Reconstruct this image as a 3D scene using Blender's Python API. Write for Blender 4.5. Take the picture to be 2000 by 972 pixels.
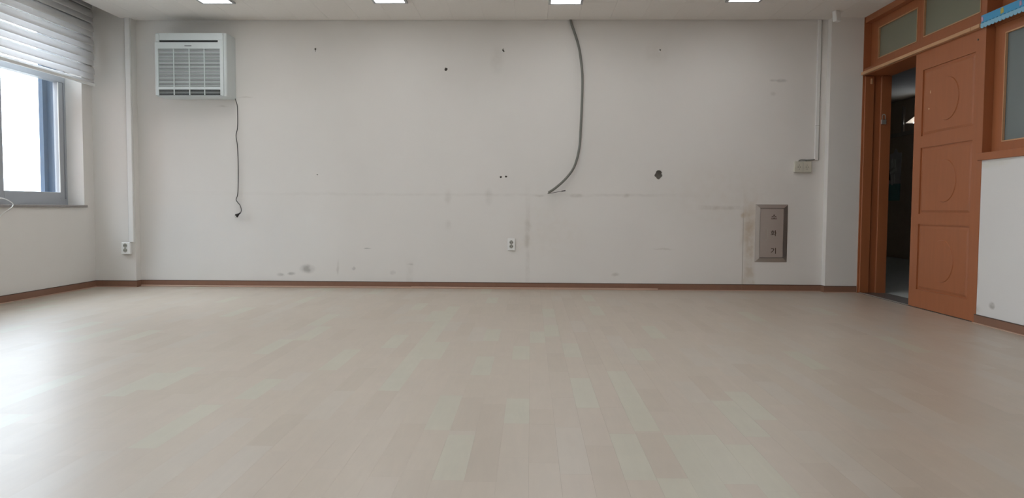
import bpy, bmesh, math, random
from mathutils import Vector, Matrix

# ------------------------------------------------------------------ clear
for o in list(bpy.data.objects):
    bpy.data.objects.remove(o)
random.seed(11)
SC = bpy.context.scene
COL = SC.collection

# ------------------------------------------------------------------ camera
CAM_POS = Vector((0.0, -7.41136, 0.78484))
R_ = Vector((0.99967258, 0.02504691, 0.00523239))
U_ = Vector((-0.00654716, 0.05270157, 0.99858884))
F_ = Vector((-0.02473581, 0.99829615, -0.0528483))
cam_d = bpy.data.cameras.new('camera')
cam_d.sensor_width = 36.0
cam_d.sensor_fit = 'HORIZONTAL'
cam_d.lens = 1480.0 / 2000.0 * 36.0
cam_d.clip_start = 0.05
cam_d.clip_end = 300
cam = bpy.data.objects.new('camera', cam_d)
COL.objects.link(cam)
B_ = -F_
cam.matrix_world = Matrix(((R_.x, U_.x, B_.x, CAM_POS.x), (R_.y, U_.y, B_.y, CAM_POS.y),
                           (R_.z, U_.z, B_.z, CAM_POS.z), (0, 0, 0, 1)))
SC.camera = cam

# ------------------------------------------------------------------ sky, exposure
SKY = 20.0          # zenith of an overcast sky, a third of it at the horizon
LED = 6.5
world = bpy.data.worlds.new('overcast_sky')
SC.world = world
world.use_nodes = True
bg = world.node_tree.nodes['Background']
bg.inputs[0].default_value = (0.87, 0.945, 1.04, 1)
wn = world.node_tree
tc = wn.nodes.new('ShaderNodeTexCoord')
sx = wn.nodes.new('ShaderNodeSeparateXYZ')
wn.links.new(tc.outputs['Generated'], sx.inputs[0])
mr_ = wn.nodes.new('ShaderNodeMapRange')
mr_.inputs['To Min'].default_value = SKY / 3
mr_.inputs['To Max'].default_value = SKY
wn.links.new(sx.outputs['Z'], mr_.inputs['Value'])
wn.links.new(mr_.outputs[0], bg.inputs[1])
SC.view_settings.view_transform = 'Standard'
SC.view_settings.look = 'None'
SC.view_settings.gamma = 1.0
SC.view_settings.use_curve_mapping = False
SC.view_settings.exposure = 0.10

# ------------------------------------------------------------------ room numbers (metres)
XL, XR, H = -4.271, 3.134, 2.6
XO = 3.39           # corridor side of the right wall
YB = -9.0           # wall behind the camera
PIL = 0.09          # how far the pilasters stand out
CXL = -3.87         # right edge of the left pilaster
CXR = 2.825         # left edge of the right pilaster
BOX = -3.96         # ceiling edge at the curtain box


# ------------------------------------------------------------------ materials
def new_mat(name):
    m = bpy.data.materials.new(name)
    m.use_nodes = True
    nt = m.node_tree
    return m, nt, nt.nodes['Principled BSDF'], nt.nodes['Material Output']


def N(nt, t, **kw):
    n = nt.nodes.new(t)
    for k, v in kw.items():
        setattr(n, k, v)
    return n


def math_n(nt, op, a, b=None, c=None, clamp=False):
    n = N(nt, 'ShaderNodeMath', operation=op, use_clamp=clamp)
    for i, v in enumerate((a, b, c)):
        if v is None:
            continue
        if isinstance(v, (int, float)):
            n.inputs[i].default_value = v
        else:
            nt.links.new(v, n.inputs[i])
    return n.outputs[0]


def mix_col(nt, fac, a, b, mode='MIX'):
    n = N(nt, 'ShaderNodeMix', data_type='RGBA', blend_type=mode)
    for sock, v in ((n.inputs[0], fac), (n.inputs[6], a), (n.inputs[7], b)):
        if isinstance(v, (int, float)):
            sock.default_value = v
        elif isinstance(v, tuple):
            sock.default_value = (v[0], v[1], v[2], 1)
        else:
            nt.links.new(v, sock)
    return n.outputs[2]


def noise(nt, vec, scale, detail=3, rough=0.5):
    n = N(nt, 'ShaderNodeTexNoise')
    n.inputs['Scale'].default_value = scale
    n.inputs['Detail'].default_value = detail
    n.inputs['Roughness'].default_value = rough
    if vec is not None:
        nt.links.new(vec, n.inputs['Vector'])
    return n


def mat(name, col, rough=0.6, metal=0.0, var=0.05, scale=8.0, spec=0.5, stretch=None, bump=0.0):
    m, nt, b, out = new_mat(name)
    b.inputs['Roughness'].default_value = rough
    b.inputs['Metallic'].default_value = metal
    b.inputs['Specular IOR Level'].default_value = spec
    geo = N(nt, 'ShaderNodeNewGeometry')
    vec = geo.outputs['Position']
    if stretch:
        mp = N(nt, 'ShaderNodeMapping')
        mp.inputs['Scale'].default_value = stretch
        nt.links.new(vec, mp.inputs['Vector'])
        vec = mp.outputs[0]
    nz = noise(nt, vec, scale)
    mr = N(nt, 'ShaderNodeMapRange')
    mr.inputs['To Min'].default_value = 1 - var
    mr.inputs['To Max'].default_value = 1 + var
    nt.links.new(nz.outputs['Fac'], mr.inputs['Value'])
    cr = N(nt, 'ShaderNodeRGB')
    cr.outputs[0].default_value = (col[0], col[1], col[2], 1)
    sc = N(nt, 'ShaderNodeVectorMath', operation='SCALE')
    nt.links.new(cr.outputs[0], sc.inputs[0])
    nt.links.new(mr.outputs[0], sc.inputs['Scale'])
    nt.links.new(sc.outputs[0], b.inputs['Base Color'])
    if bump:
        bp = N(nt, 'ShaderNodeBump')
        bp.inputs['Strength'].default_value = bump
        bp.inputs['Distance'].default_value = 0.002
        nt.links.new(nz.outputs['Fac'], bp.inputs['Height'])
        nt.links.new(bp.outputs[0], b.inputs['Normal'])
    return m


def wall_mat(name, col, stains=(), axis='X'):
    """painted plaster; stains: (shape, along, z, half_w, half_h, soft, colour, strength)"""
    m, nt, b, out = new_mat(name)
    b.inputs['Roughness'].default_value = 0.62
    b.inputs['Specular IOR Level'].default_value = 0.25
    geo = N(nt, 'ShaderNodeNewGeometry')
    pos = geo.outputs['Position']
    n1 = noise(nt, pos, 1.3, 4)
    n2 = noise(nt, pos, 26.0, 4, 0.65)
    mr = N(nt, 'ShaderNodeMapRange')
    mr.inputs['From Min'].default_value = 0.3
    mr.inputs['From Max'].default_value = 0.7
    mr.inputs['To Min'].default_value = 0.975
    mr.inputs['To Max'].default_value = 1.02
    nt.links.new(n1.outputs['Fac'], mr.inputs['Value'])
    cr = N(nt, 'ShaderNodeRGB')
    cr.outputs[0].default_value = (col[0], col[1], col[2], 1)
    sc = N(nt, 'ShaderNodeVectorMath', operation='SCALE')
    nt.links.new(cr.outputs[0], sc.inputs[0])
    nt.links.new(mr.outputs[0], sc.inputs['Scale'])
    c = sc.outputs[0]
    if stains:
        ctr = N(nt, 'ShaderNodeVectorMath', operation='SUBTRACT')
        nd = noise(nt, pos, 9.0, 3)
        nt.links.new(nd.outputs['Color'], ctr.inputs[0])
        ctr.inputs[1].default_value = (0.5, 0.5, 0.5)
        sc2 = N(nt, 'ShaderNodeVectorMath', operation='SCALE')
        nt.links.new(ctr.outputs[0], sc2.inputs[0])
        sc2.inputs['Scale'].default_value = 0.035
        ad = N(nt, 'ShaderNodeVectorMath', operation='ADD')
        nt.links.new(pos, ad.inputs[0])
        nt.links.new(sc2.outputs[0], ad.inputs[1])
        sp = N(nt, 'ShaderNodeSeparateXYZ')
        nt.links.new(ad.outputs[0], sp.inputs[0])
        sq = N(nt, 'ShaderNodeSeparateXYZ')
        nt.links.new(pos, sq.inputs[0])
        brk = N(nt, 'ShaderNodeMapRange')
        brk.inputs['From Min'].default_value = 0.38
        brk.inputs['From Max'].default_value = 0.62
        n3 = noise(nt, pos, 11.0, 3, 0.55)
        nt.links.new(n3.outputs['Fac'], brk.inputs['Value'])
        for shp, a, z, hw, hh, soft, scol, st in stains:
            s = sp if shp != 'rect' else sq
            dx = math_n(nt, 'MULTIPLY', math_n(nt, 'SUBTRACT', s.outputs[axis], a), 1 / hw)
            dz = math_n(nt, 'MULTIPLY', math_n(nt, 'SUBTRACT', s.outputs['Z'], z), 1 / hh)
            if shp in ('box', 'rect'):
                d = math_n(nt, 'MAXIMUM', math_n(nt, 'ABSOLUTE', dx), math_n(nt, 'ABSOLUTE', dz))
            else:
                d = math_n(nt, 'SQRT', math_n(nt, 'ADD', math_n(nt, 'MULTIPLY', dx, dx), math_n(nt, 'MULTIPLY', dz, dz)))
            rg = N(nt, 'ShaderNodeMapRange', interpolation_type='SMOOTHSTEP')
            rg.inputs['From Min'].default_value = 1 - soft
            rg.inputs['From Max'].default_value = 1 + soft
            rg.inputs['To Min'].default_value = st
            rg.inputs['To Max'].default_value = 0
            nt.links.new(d, rg.inputs['Value'])
            f = rg.outputs[0]
            if shp != 'rect':
                f = math_n(nt, 'MULTIPLY', f, math_n(nt, 'ADD', math_n(nt, 'MULTIPLY', brk.outputs[0], 0.6), 0.4))
            c = mix_col(nt, f, c, scol)
    nt.links.new(c, b.inputs['Base Color'])
    bp = N(nt, 'ShaderNodeBump')
    bp.inputs['Strength'].default_value = 0.12
    bp.inputs['Distance'].default_value = 0.002
    nt.links.new(n2.outputs['Fac'], bp.inputs['Height'])
    nt.links.new(bp.outputs[0], b.inputs['Normal'])
    return m


def floor_mat(name, per_object):
    m, nt, b, out = new_mat(name)
    geo = N(nt, 'ShaderNodeNewGeometry')
    if per_object:
        oi = N(nt, 'ShaderNodeObjectInfo')
        tone = oi.outputs['Color']
    else:
        at = N(nt, 'ShaderNodeAttribute', attribute_name='tone')
        tone = at.outputs['Color']
    off = N(nt, 'ShaderNodeVectorMath', operation='MULTIPLY_ADD')
    nt.links.new(tone, off.inputs[0])
    off.inputs[1].default_value = (37.0, 53.0, 71.0)
    nt.links.new(geo.outputs['Position'], off.inputs[2])
    mp = N(nt, 'ShaderNodeMapping')
    mp.inputs['Scale'].default_value = (16.0, 1.6, 1.0)
    nt.links.new(off.outputs[0], mp.inputs['Vector'])
    g = noise(nt, mp.outputs[0], 1.6, 5, 0.6)
    g.inputs['Distortion'].default_value = 1.4
    blot = noise(nt, off.outputs[0], 7.0, 3)
    mr = N(nt, 'ShaderNodeMapRange')
    mr.inputs['From Min'].default_value = 0.3
    mr.inputs['From Max'].default_value = 0.7
    mr.inputs['To Min'].default_value = 0.965
    mr.inputs['To Max'].default_value = 1.03
    nt.links.new(g.outputs['Fac'], mr.inputs['Value'])
    mr2 = N(nt, 'ShaderNodeMapRange')
    mr2.inputs['From Min'].default_value = 0.3
    mr2.inputs['From Max'].default_value = 0.7
    mr2.inputs['To Min'].default_value = 0.97
    mr2.inputs['To Max'].default_value = 1.02
    nt.links.new(blot.outputs['Fac'], mr2.inputs['Value'])
    s = N(nt, 'ShaderNodeVectorMath', operation='SCALE')
    nt.links.new(tone, s.inputs[0])
    nt.links.new(math_n(nt, 'MULTIPLY', mr.outputs[0], mr2.outputs[0]), s.inputs['Scale'])
    nt.links.new(s.outputs[0], b.inputs['Base Color'])
    b.inputs['Roughness'].default_value = 0.405
    b.inputs['IOR'].default_value = 3.3
    bp = N(nt, 'ShaderNodeBump')
    bp.inputs['Strength'].default_value = 0.04
    bp.inputs['Distance'].default_value = 0.001
    nt.links.new(g.outputs['Fac'], bp.inputs['Height'])
    nt.links.new(bp.outputs[0], b.inputs['Normal'])
    return m


def emit_mat(name, col, strength):
    m, nt, b, out = new_mat(name)
    b.inputs['Base Color'].default_value = (0.8, 0.8, 0.8, 1)
    b.inputs['Emission Color'].default_value = (col[0], col[1], col[2], 1)
    b.inputs['Emission Strength'].default_value = strength
    return m


def glass_mat(name):
    m, nt, b, out = new_mat(name)
    nt.nodes.remove(b)
    tr = N(nt, 'ShaderNodeBsdfTransparent')
    tr.inputs[0].default_value = (0.93, 0.96, 0.97, 1)
    gl = N(nt, 'ShaderNodeBsdfGlossy')
    gl.inputs['Roughness'].default_value = 0.02
    lw = N(nt, 'ShaderNodeLayerWeight')
    lw.inputs[0].default_value = 0.5
    fr = math_n(nt, 'ADD', math_n(nt, 'MULTIPLY', math_n(nt, 'POWER', lw.outputs['Facing'], 4.0), 0.95), 0.04, clamp=True)
    mx = N(nt, 'ShaderNodeMixShader')
    nt.links.new(fr, mx.inputs[0])
    nt.links.new(tr.outputs[0], mx.inputs[1])
    nt.links.new(gl.outputs[0], mx.inputs[2])
    nt.links.new(mx.outputs[0], out.inputs[0])
    return m


def frosted_mat(name, col, clear, rough):
    m, nt, b, out = new_mat(name)
    b.inputs['Base Color'].default_value = (col[0], col[1], col[2], 1)
    b.inputs['Roughness'].default_value = rough
    geo = N(nt, 'ShaderNodeNewGeometry')
    nz = noise(nt, geo.outputs['Position'], 90.0, 2)
    bp = N(nt, 'ShaderNodeBump')
    bp.inputs['Strength'].default_value = 0.1
    bp.inputs['Distance'].default_value = 0.001
    nt.links.new(nz.outputs['Fac'], bp.inputs['Height'])
    nt.links.new(bp.outputs[0], b.inputs['Normal'])
    tr = N(nt, 'ShaderNodeBsdfTransparent')
    tr.inputs[0].default_value = (0.8, 0.85, 0.8, 1)
    mx = N(nt, 'ShaderNodeMixShader')
    mx.inputs[0].default_value = clear
    nt.links.new(b.outputs[0], mx.inputs[1])
    nt.links.new(tr.outputs[0], mx.inputs[2])
    nt.links.new(mx.outputs[0], out.inputs[0])
    return m


def fabric_mat(name, col, trans):
    m, nt, b, out = new_mat(name)
    nt.nodes.remove(b)
    df = N(nt, 'ShaderNodeBsdfDiffuse')
    tl = N(nt, 'ShaderNodeBsdfTranslucent')
    geo = N(nt, 'ShaderNodeNewGeometry')
    mp = N(nt, 'ShaderNodeMapping')
    mp.inputs['Scale'].default_value = (1, 1, 40)
    nt.links.new(geo.outputs['Position'], mp.inputs['Vector'])
    nz = noise(nt, mp.outputs[0], 14.0, 3)
    mr = N(nt, 'ShaderNodeMapRange')
    mr.inputs['To Min'].default_value = 0.93
    mr.inputs['To Max'].default_value = 1.05
    nt.links.new(nz.outputs['Fac'], mr.inputs['Value'])
    for nd, c in ((df, col), (tl, trans)):
        cr = N(nt, 'ShaderNodeRGB')
        cr.outputs[0].default_value = (c[0], c[1], c[2], 1)
        s = N(nt, 'ShaderNodeVectorMath', operation='SCALE')
        nt.links.new(cr.outputs[0], s.inputs[0])
        nt.links.new(mr.outputs[0], s.inputs['Scale'])
        nt.links.new(s.outputs[0], nd.inputs[0])
    ad = N(nt, 'ShaderNodeAddShader')
    nt.links.new(df.outputs[0], ad.inputs[0])
    nt.links.new(tl.outputs[0], ad.inputs[1])
    nt.links.new(ad.outputs[0], out.inputs[0])
    return m


def sheer_mat(name):
    m, nt, b, out = new_mat(name)
    b.inputs['Base Color'].default_value = (0.75, 0.75, 0.75, 1)
    b.inputs['Roughness'].default_value = 0.8
    tr = N(nt, 'ShaderNodeBsdfTransparent')
    mx = N(nt, 'ShaderNodeMixShader')
    mx.inputs[0].default_value = 0.55
    nt.links.new(b.outputs[0], mx.inputs[1])
    nt.links.new(tr.outputs[0], mx.inputs[2])
    nt.links.new(mx.outputs[0], out.inputs[0])
    return m


DIRT = (0.44, 0.41, 0.36)
TAN = (0.50, 0.40, 0.28)
LITE = (0.72, 0.73, 0.73)
STAINS = [
    ('box', -0.75, 0.921, 1.85, 0.012, 0.8, DIRT, 0.14),
    ('box', 1.00, 0.925, 0.30, 0.010, 0.6, DIRT, 0.22),
    ('oval', -0.812, 0.90, 0.030, 0.06, 0.8, DIRT, 0.30),
    ('oval', -0.412, 0.90, 0.030, 0.06, 0.8, DIRT, 0.34),
    ('oval', -0.812, 0.62, 0.025, 0.04, 0.8, DIRT, 0.25),
    ('box', -0.030, 0.45, 0.018, 0.40, 0.8, DIRT, 0.22),
    ('oval', -0.030, 0.62, 0.030, 0.05, 0.8, DIRT, 0.30),
    ('oval', -0.040, 0.47, 0.030, 0.05, 0.8, DIRT, 0.42),
    ('oval', 0.080, 0.915, 0.035, 0.012, 0.7, DIRT, 0.5),
    ('oval', 0.440, 0.915, 0.050, 0.016, 0.7, DIRT, 0.55),
    ('oval', 0.919, 0.917, 0.030, 0.016, 0.7, DIRT, 0.45),
    ('box', 2.124, 0.42, 0.045, 0.36, 0.75, TAN, 0.62),
    ('box', 2.112, 0.62, 0.060, 0.14, 0.7, TAN, 0.45),
    ('rect', 2.061, 0.39, 0.004, 0.34, 0.35, DIRT, 0.8),
    ('oval', 2.058, 0.735, 0.022, 0.022, 0.6, TAN, 0.8),
    ('box', 1.850, 0.806, 0.17, 0.016, 0.7, DIRT, 0.40),
    ('oval', 1.90, 0.92, 0.55, 0.28, 0.6, TAN, 0.10),
    ('oval', 0.15, 0.55, 0.30, 0.22, 0.7, TAN, 0.12),
    ('oval', -2.206, 0.185, 0.060, 0.035, 0.6, (0.25, 0.24, 0.22), 0.62),
    ('oval', -2.36, 0.135, 0.035, 0.014, 0.6, (0.25, 0.24, 0.22), 0.55),
    ('oval', -2.47, 0.125, 0.030, 0.014, 0.6, (0.25, 0.24, 0.22), 0.55),
    ('oval', -1.90, 0.20, 0.012, 0.06, 0.6, DIRT, 0.5),
    ('oval', -1.74, 0.19, 0.016, 0.016, 0.5, (0.3, 0.29, 0.27), 0.5),
    ('oval', -1.36, 0.15, 0.025, 0.02, 0.6, (0.3, 0.29, 0.27), 0.45),
    ('oval', -1.61, 0.385, 0.030, 0.006, 0.6, (0.3, 0.29, 0.27), 0.5),
    ('oval', -1.18, 0.235, 0.028, 0.006, 0.6, (0.3, 0.29, 0.27), 0.4),
    ('box', -1.19, 0.15, 0.03, 0.10, 0.8, DIRT, 0.20),
    ('oval', 0.83, 0.15, 0.030, 0.016, 0.6, DIRT, 0.5),
    ('oval', 1.30, 0.40, 0.090, 0.008, 0.6, DIRT, 0.4),
    ('oval', -2.90, 0.48, 0.9, 0.30, 0.6, LITE, 0.25),
    ('rect', -3.56, 0.43, 0.26, 0.375, 0.03, LITE, 0.14),
    ('oval', 2.316, 2.029, 0.030, 0.010, 0.6, (0.3, 0.29, 0.27), 0.5),
    ('oval', 2.392, 2.030, 0.045, 0.014, 0.6, (0.3, 0.29, 0.27), 0.6),
    ('oval', 2.32, 1.90, 0.022, 0.016, 0.6, DIRT, 0.4),
    ('oval', -3.03, 1.77, 0.05, 0.006, 0.6, DIRT, 0.4),
    ('oval', -2.80, 1.86, 0.06, 0.006, 0.6, DIRT, 0.4),
    ('oval', 1.20, 2.27, 0.09, 0.08, 0.8, DIRT, 0.22),
    ('oval', -0.34, 2.22, 0.05, 0.10, 0.8, DIRT, 0.22),
]
WALLC = (0.76, 0.738, 0.705)
M = {}
M['wall_back'] = wall_mat('painted_plaster_stained', WALLC, STAINS)
M['wall'] = wall_mat('painted_plaster', WALLC)
M['wall_r'] = wall_mat('painted_plaster_chipped', (0.735, 0.72, 0.70), [
    ('oval', -2.21, 0.150, 0.030, 0.022, 0.5, (0.28, 0.26, 0.23), 0.9),
    ('oval', -2.03, 0.30, 0.02, 0.05, 0.7, (0.4, 0.38, 0.34), 0.5),
    ('oval', -2.03, 0.10, 0.05, 0.03, 0.7, (0.4, 0.38, 0.34), 0.5),
    ('oval', -2.12, 1.11, 0.20, 0.02, 0.8, (0.62, 0.60, 0.50), 0.5)], axis='Y')
M['concrete'] = mat('bare_concrete', (0.17, 0.155, 0.135), 0.9, var=0.35, scale=60, bump=0.6)
M['ceiling'] = mat('ceiling_board', (0.80, 0.765, 0.72), 0.75, var=0.03, scale=40, spec=0.2)
M['floor'] = floor_mat('vinyl_plank', True)
M['floor_far'] = floor_mat('vinyl_plank_field', False)
M['base'] = mat('brown_baseboard', (0.235, 0.120, 0.076), 0.5, var=0.10, scale=20)
M['base_edge'] = mat('lip_shadow_brown', (0.07, 0.042, 0.03), 0.6)  # dark tone for the painted shadow under the baseboard lip
M['toe'] = mat('pale_toe_strip', (0.50, 0.34, 0.26), 0.55)
M['wood'] = mat('orange_brown_wood', (0.360, 0.122, 0.047), 0.42, var=0.10, scale=3.0, stretch=(9, 9, 1.0))
M['tan'] = mat('tan_wood', (0.56, 0.32, 0.17), 0.45, var=0.10, scale=4, stretch=(9, 1, 9))
M['chip'] = mat('bare_wood_chip', (0.70, 0.48, 0.30), 0.7)
M['white_pl'] = mat('white_plastic', (0.82, 0.825, 0.81), 0.4, var=0.02)
M['trunk'] = mat('trunking_plastic', (0.77, 0.765, 0.745), 0.45, var=0.02)
M['ac'] = mat('ac_white_plastic', (0.66, 0.715, 0.72), 0.38, var=0.015)
M['ac_dark'] = mat('ac_dark_cavity', (0.03, 0.034, 0.036), 0.7)
M['ac_mid'] = mat('ac_filter_grey', (0.13, 0.14, 0.145), 0.7)
M['ac_logo'] = mat('ac_badge', (0.16, 0.17, 0.19), 0.4)
M['beige_pl'] = mat('beige_plastic', (0.60, 0.58, 0.49), 0.45, var=0.04, scale=30)
M['socket'] = mat('socket_grey', (0.33, 0.33, 0.29), 0.5)
M['black'] = mat('black_rubber', (0.018, 0.018, 0.018), 0.5)
M['cord'] = mat('dark_grey_cord', (0.07, 0.065, 0.06), 0.5)
M['conduit'] = mat('grey_conduit', (0.185, 0.185, 0.165), 0.5)
M['gap'] = mat('shadow_line_grey', (0.24, 0.235, 0.22), 0.6)  # grey that paints the shadow line beside the trunking
M['wire_g'] = mat('grey_wire', (0.20, 0.20, 0.18), 0.5)
M['steel'] = mat('stainless_steel', (0.50, 0.46, 0.43), 0.38, metal=0.85, var=0.05, scale=5, stretch=(1, 1, 60))
M['letter'] = mat('dark_letter_paint', (0.05, 0.03, 0.015), 0.6)
M['lock'] = mat('padlock_metal', (0.50, 0.48, 0.44), 0.4, metal=0.6)
M['alu'] = mat('grey_window_frame', (0.40, 0.42, 0.45), 0.4, var=0.02)
M['alu_out'] = mat('blue_grey_outer_frame', (0.105, 0.155, 0.225), 0.35, var=0.12, scale=14, stretch=(20, 1, 0.2))
M['stone'] = mat('grey_stone_sill', (0.30, 0.28, 0.27), 0.5, var=0.2, scale=40)
M['fabric'] = fabric_mat('white_blind_fabric', (0.70, 0.70, 0.69), (0.31, 0.31, 0.32))
M['sheer'] = sheer_mat('sheer_blind_mesh')
M['glass'] = glass_mat('clear_glass')
M['frost'] = frosted_mat('frosted_green_glass', (0.27, 0.275, 0.205), 0.2, 0.28)
M['frost_b'] = frosted_mat('frosted_grey_glass', (0.20, 0.235, 0.235), 0.15, 0.25)
M['led'] = emit_mat('led_diffuser', (0.96, 0.98, 1.0), LED)
M['led_frame'] = mat('lamp_frame', (0.42, 0.43, 0.44), 0.45)
M['blue'] = mat('blue_felt', (0.085, 0.36, 0.62), 0.85, var=0.06, scale=60)
M['blue_l'] = mat('light_blue_felt', (0.26, 0.52, 0.68), 0.85, var=0.06, scale=60)
M['blue_d'] = mat('shadow_dot_blue', (0.04, 0.19, 0.36), 0.85)  # darker blue for shadow dots painted on the border
M['yellow'] = mat('yellow_felt', (0.52, 0.46, 0.12), 0.85)
M['pink'] = mat('pink_felt', (0.50, 0.36, 0.52), 0.85)
M['cor_floor'] = mat('corridor_floor_tile', (0.60, 0.64, 0.62), 0.4, var=0.06)
M['cor_wall'] = mat('corridor_brown_panel', (0.50, 0.42, 0.33), 0.6)
M['cor_trim'] = mat('corridor_trim', (0.40, 0.36, 0.31), 0.6)
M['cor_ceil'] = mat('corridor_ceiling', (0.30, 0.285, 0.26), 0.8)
M['poster'] = mat('poster_grey_print', (0.60, 0.57, 0.57), 0.6)
M['poster_t'] = mat('poster_teal_print', (0.18, 0.42, 0.42), 0.6)
M['poster_w'] = mat('poster_white_print', (0.80, 0.80, 0.78), 0.6)
M['poster_k'] = mat('poster_dark_print', (0.03, 0.03, 0.03), 0.6)
M['ground'] = mat('dirt_ground', (0.20, 0.19, 0.17), 0.9)
M['sky_blocker'] = mat('sky_blocker_brick', (0.16, 0.10, 0.075), 0.9, var=0.2, scale=3)  # colour of the added wing that shades the windows
M['track'] = mat('dark_track', (0.10, 0.085, 0.075), 0.4)


# ------------------------------------------------------------------ mesh building
class MB:
    def __init__(self):
        self.bm = bmesh.new()

    def _add(self, bm2):
        me = bpy.data.meshes.new('tmp')
        bm2.to_mesh(me)
        bm2.free()
        self.bm.from_mesh(me)
        bpy.data.meshes.remove(me)
        return self

    def box(self, x0, x1, y0, y1, z0, z1, bev=0.0, seg=1, mtx=None):
        b = bmesh.new()
        bmesh.ops.create_cube(b, size=1.0)
        c = Vector(((x0 + x1) / 2, (y0 + y1) / 2, (z0 + z1) / 2))
        for v in b.verts:
            v.co = Vector((v.co.x * (x1 - x0), v.co.y * (y1 - y0), v.co.z * (z1 - z0))) + c
        if bev:
            bmesh.ops.bevel(b, geom=b.edges[:], offset=bev, segments=seg, affect='EDGES', profile=0.5)
        if mtx is not None:
            bmesh.ops.transform(b, matrix=mtx, verts=b.verts[:])
        return self._add(b)

    def prism(self, pts, axis, a0, a1, bev=0.0):
        """polygon in the two other axes (in xyz order), extruded along axis"""
        b = bmesh.new()
        ax = 'xyz'.index(axis)

        def P(p, a):
            q = list(p)
            q.insert(ax, a)
            return q
        lo = [b.verts.new(P(p, a0)) for p in pts]
        hi = [b.verts.new(P(p, a1)) for p in pts]
        b.faces.new(lo)
        b.faces.new(hi)
        n = len(pts)
        for i in range(n):
            b.faces.new((lo[i], lo[(i + 1) % n], hi[(i + 1) % n], hi[i]))
        bmesh.ops.recalc_face_normals(b, faces=b.faces[:])
        if bev:
            bmesh.ops.bevel(b, geom=b.edges[:], offset=bev, segments=2, affect='EDGES')
        return self._add(b)

    def tube(self, pts, r, n=8, radii=None):
        b = bmesh.new()
        pts = [Vector(p) for p in pts]
        rings = []
        ref = Vector((0.13, -0.97, 0.2)).normalized()
        for i, p in enumerate(pts):
            t = (pts[min(i + 1, len(pts) - 1)] - pts[max(i - 1, 0)]).normalized()
            a = ref - t * ref.dot(t)
            if a.length < 1e-4:
                a = Vector((1, 0, 0)) - t * t.x
            a.normalize()
            ref = a
            c = t.cross(a)
            rr = radii[i] if radii else r
            rings.append([b.verts.new(p + (a * math.cos(k * 2 * math.pi / n) + c * math.sin(k * 2 * math.pi / n)) * rr) for k in range(n)])
        for i in range(len(rings) - 1):
            for k in range(n):
                f = b.faces.new((rings[i][k], rings[i][(k + 1) % n], rings[i + 1][(k + 1) % n], rings[i + 1][k]))
                f.smooth = True
        b.faces.new(rings[0])
        b.faces.new(rings[-1])
        bmesh.ops.recalc_face_normals(b, faces=b.faces[:])
        return self._add(b)

    def disc(self, c, axis, r, h, n=28, bev=0.0):
        """short cylinder standing on c, along -axis side given by sign of h"""
        ax = 'xyz'.index(axis)
        o = [i for i in range(3) if i != ax]
        pts = [(c[o[0]] + r * math.cos(2 * math.pi * k / n), c[o[1]] + r * math.sin(2 * math.pi * k / n)) for k in range(n)]
        if not bev:
            return self.prism(pts, axis, c[ax], c[ax] + h)
        b = bmesh.new()

        def ring(rr, a):
            L = []
            for k in range(n):
                q = [c[o[0]] + rr * math.cos(2 * math.pi * k / n), c[o[1]] + rr * math.sin(2 * math.pi * k / n)]
                q.insert(ax, a)
                L.append(b.verts.new(q))
            return L
        R = [ring(r, c[ax]), ring(r - bev, c[ax] + h)]
        for k in range(n):
            b.faces.new((R[0][k], R[0][(k + 1) % n], R[1][(k + 1) % n], R[1][k]))
        b.faces.new(R[0])
        b.faces.new(R[1])
        bmesh.ops.recalc_face_normals(b, faces=b.faces[:])
        return self._add(b)

    def build(self, name, material, parent=None, kind=None, smooth=False):
        me = bpy.data.meshes.new(name)
        bm = self.bm
        co = [v.co for v in bm.verts]
        lo = Vector((min(c.x for c in co), min(c.y for c in co), min(c.z for c in co)))
        hi = Vector((max(c.x for c in co), max(c.y for c in co), max(c.z for c in co)))
        c = (lo + hi) / 2
        for v in bm.verts:
            v.co -= c
        if smooth:
            for f in bm.faces:
                f.smooth = True
        bm.to_mesh(me)
        bm.free()
        me.materials.append(M[material])
        o = bpy.data.objects.new(name, me)
        COL.objects.link(o)
        WP[o.name] = c
        if parent is not None:
            o.parent = parent
            o.location = c - WP[parent.name]
        else:
            o.location = c
        if kind:
            o['kind'] = kind
        return o


WP = {}


def empty(name, loc):
    o = bpy.data.objects.new(name, None)
    o.empty_display_size = 0.1
    COL.objects.link(o)
    o.location = loc
    WP[o.name] = Vector(loc)
    return o


def tag(o, label, cat, group=None, kind=None):
    o['label'] = label
    o['category'] = cat
    if group:
        o['group'] = group
    if kind:
        o['kind'] = kind
    return o


def struct(o, label, cat):
    return tag(o, label, cat, kind='structure')


def spline(pts, sub=8):
    pts = [Vector(p) for p in pts]
    out = []
    for i in range(len(pts) - 1):
        p0, p1, p2, p3 = pts[max(i - 1, 0)], pts[i], pts[i + 1], pts[min(i + 2, len(pts) - 1)]
        for k in range(sub):
            t = k / sub
            out.append(0.5 * ((2 * p1) + (p2 - p0) * t + (2 * p0 - 5 * p1 + 4 * p2 - p3) * t * t + (3 * p1 - p0 - 3 * p2 + p3) * t ** 3))
    out.append(pts[-1])
    return out


def mesh_from_curve(cu):
    tmp = bpy.data.objects.new('tmp_curve', cu)
    COL.objects.link(tmp)
    dg = bpy.context.evaluated_depsgraph_get()
    dg.update()
    me = bpy.data.meshes.new_from_object(tmp.evaluated_get(dg))
    bpy.data.objects.remove(tmp)
    bpy.data.curves.remove(cu)
    return me


def filled(polys, half):
    cu = bpy.data.curves.new('poly', 'CURVE')
    cu.dimensions = '2D'
    cu.fill_mode = 'BOTH'
    cu.extrude = half
    for P in polys:
        sp = cu.splines.new('POLY')
        sp.points.add(len(P) - 1)
        for pt, q in zip(sp.points, P):
            pt.co = (q[0], q[1], 0, 1)
        sp.use_cyclic_u = True
    return mesh_from_curve(cu)


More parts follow.
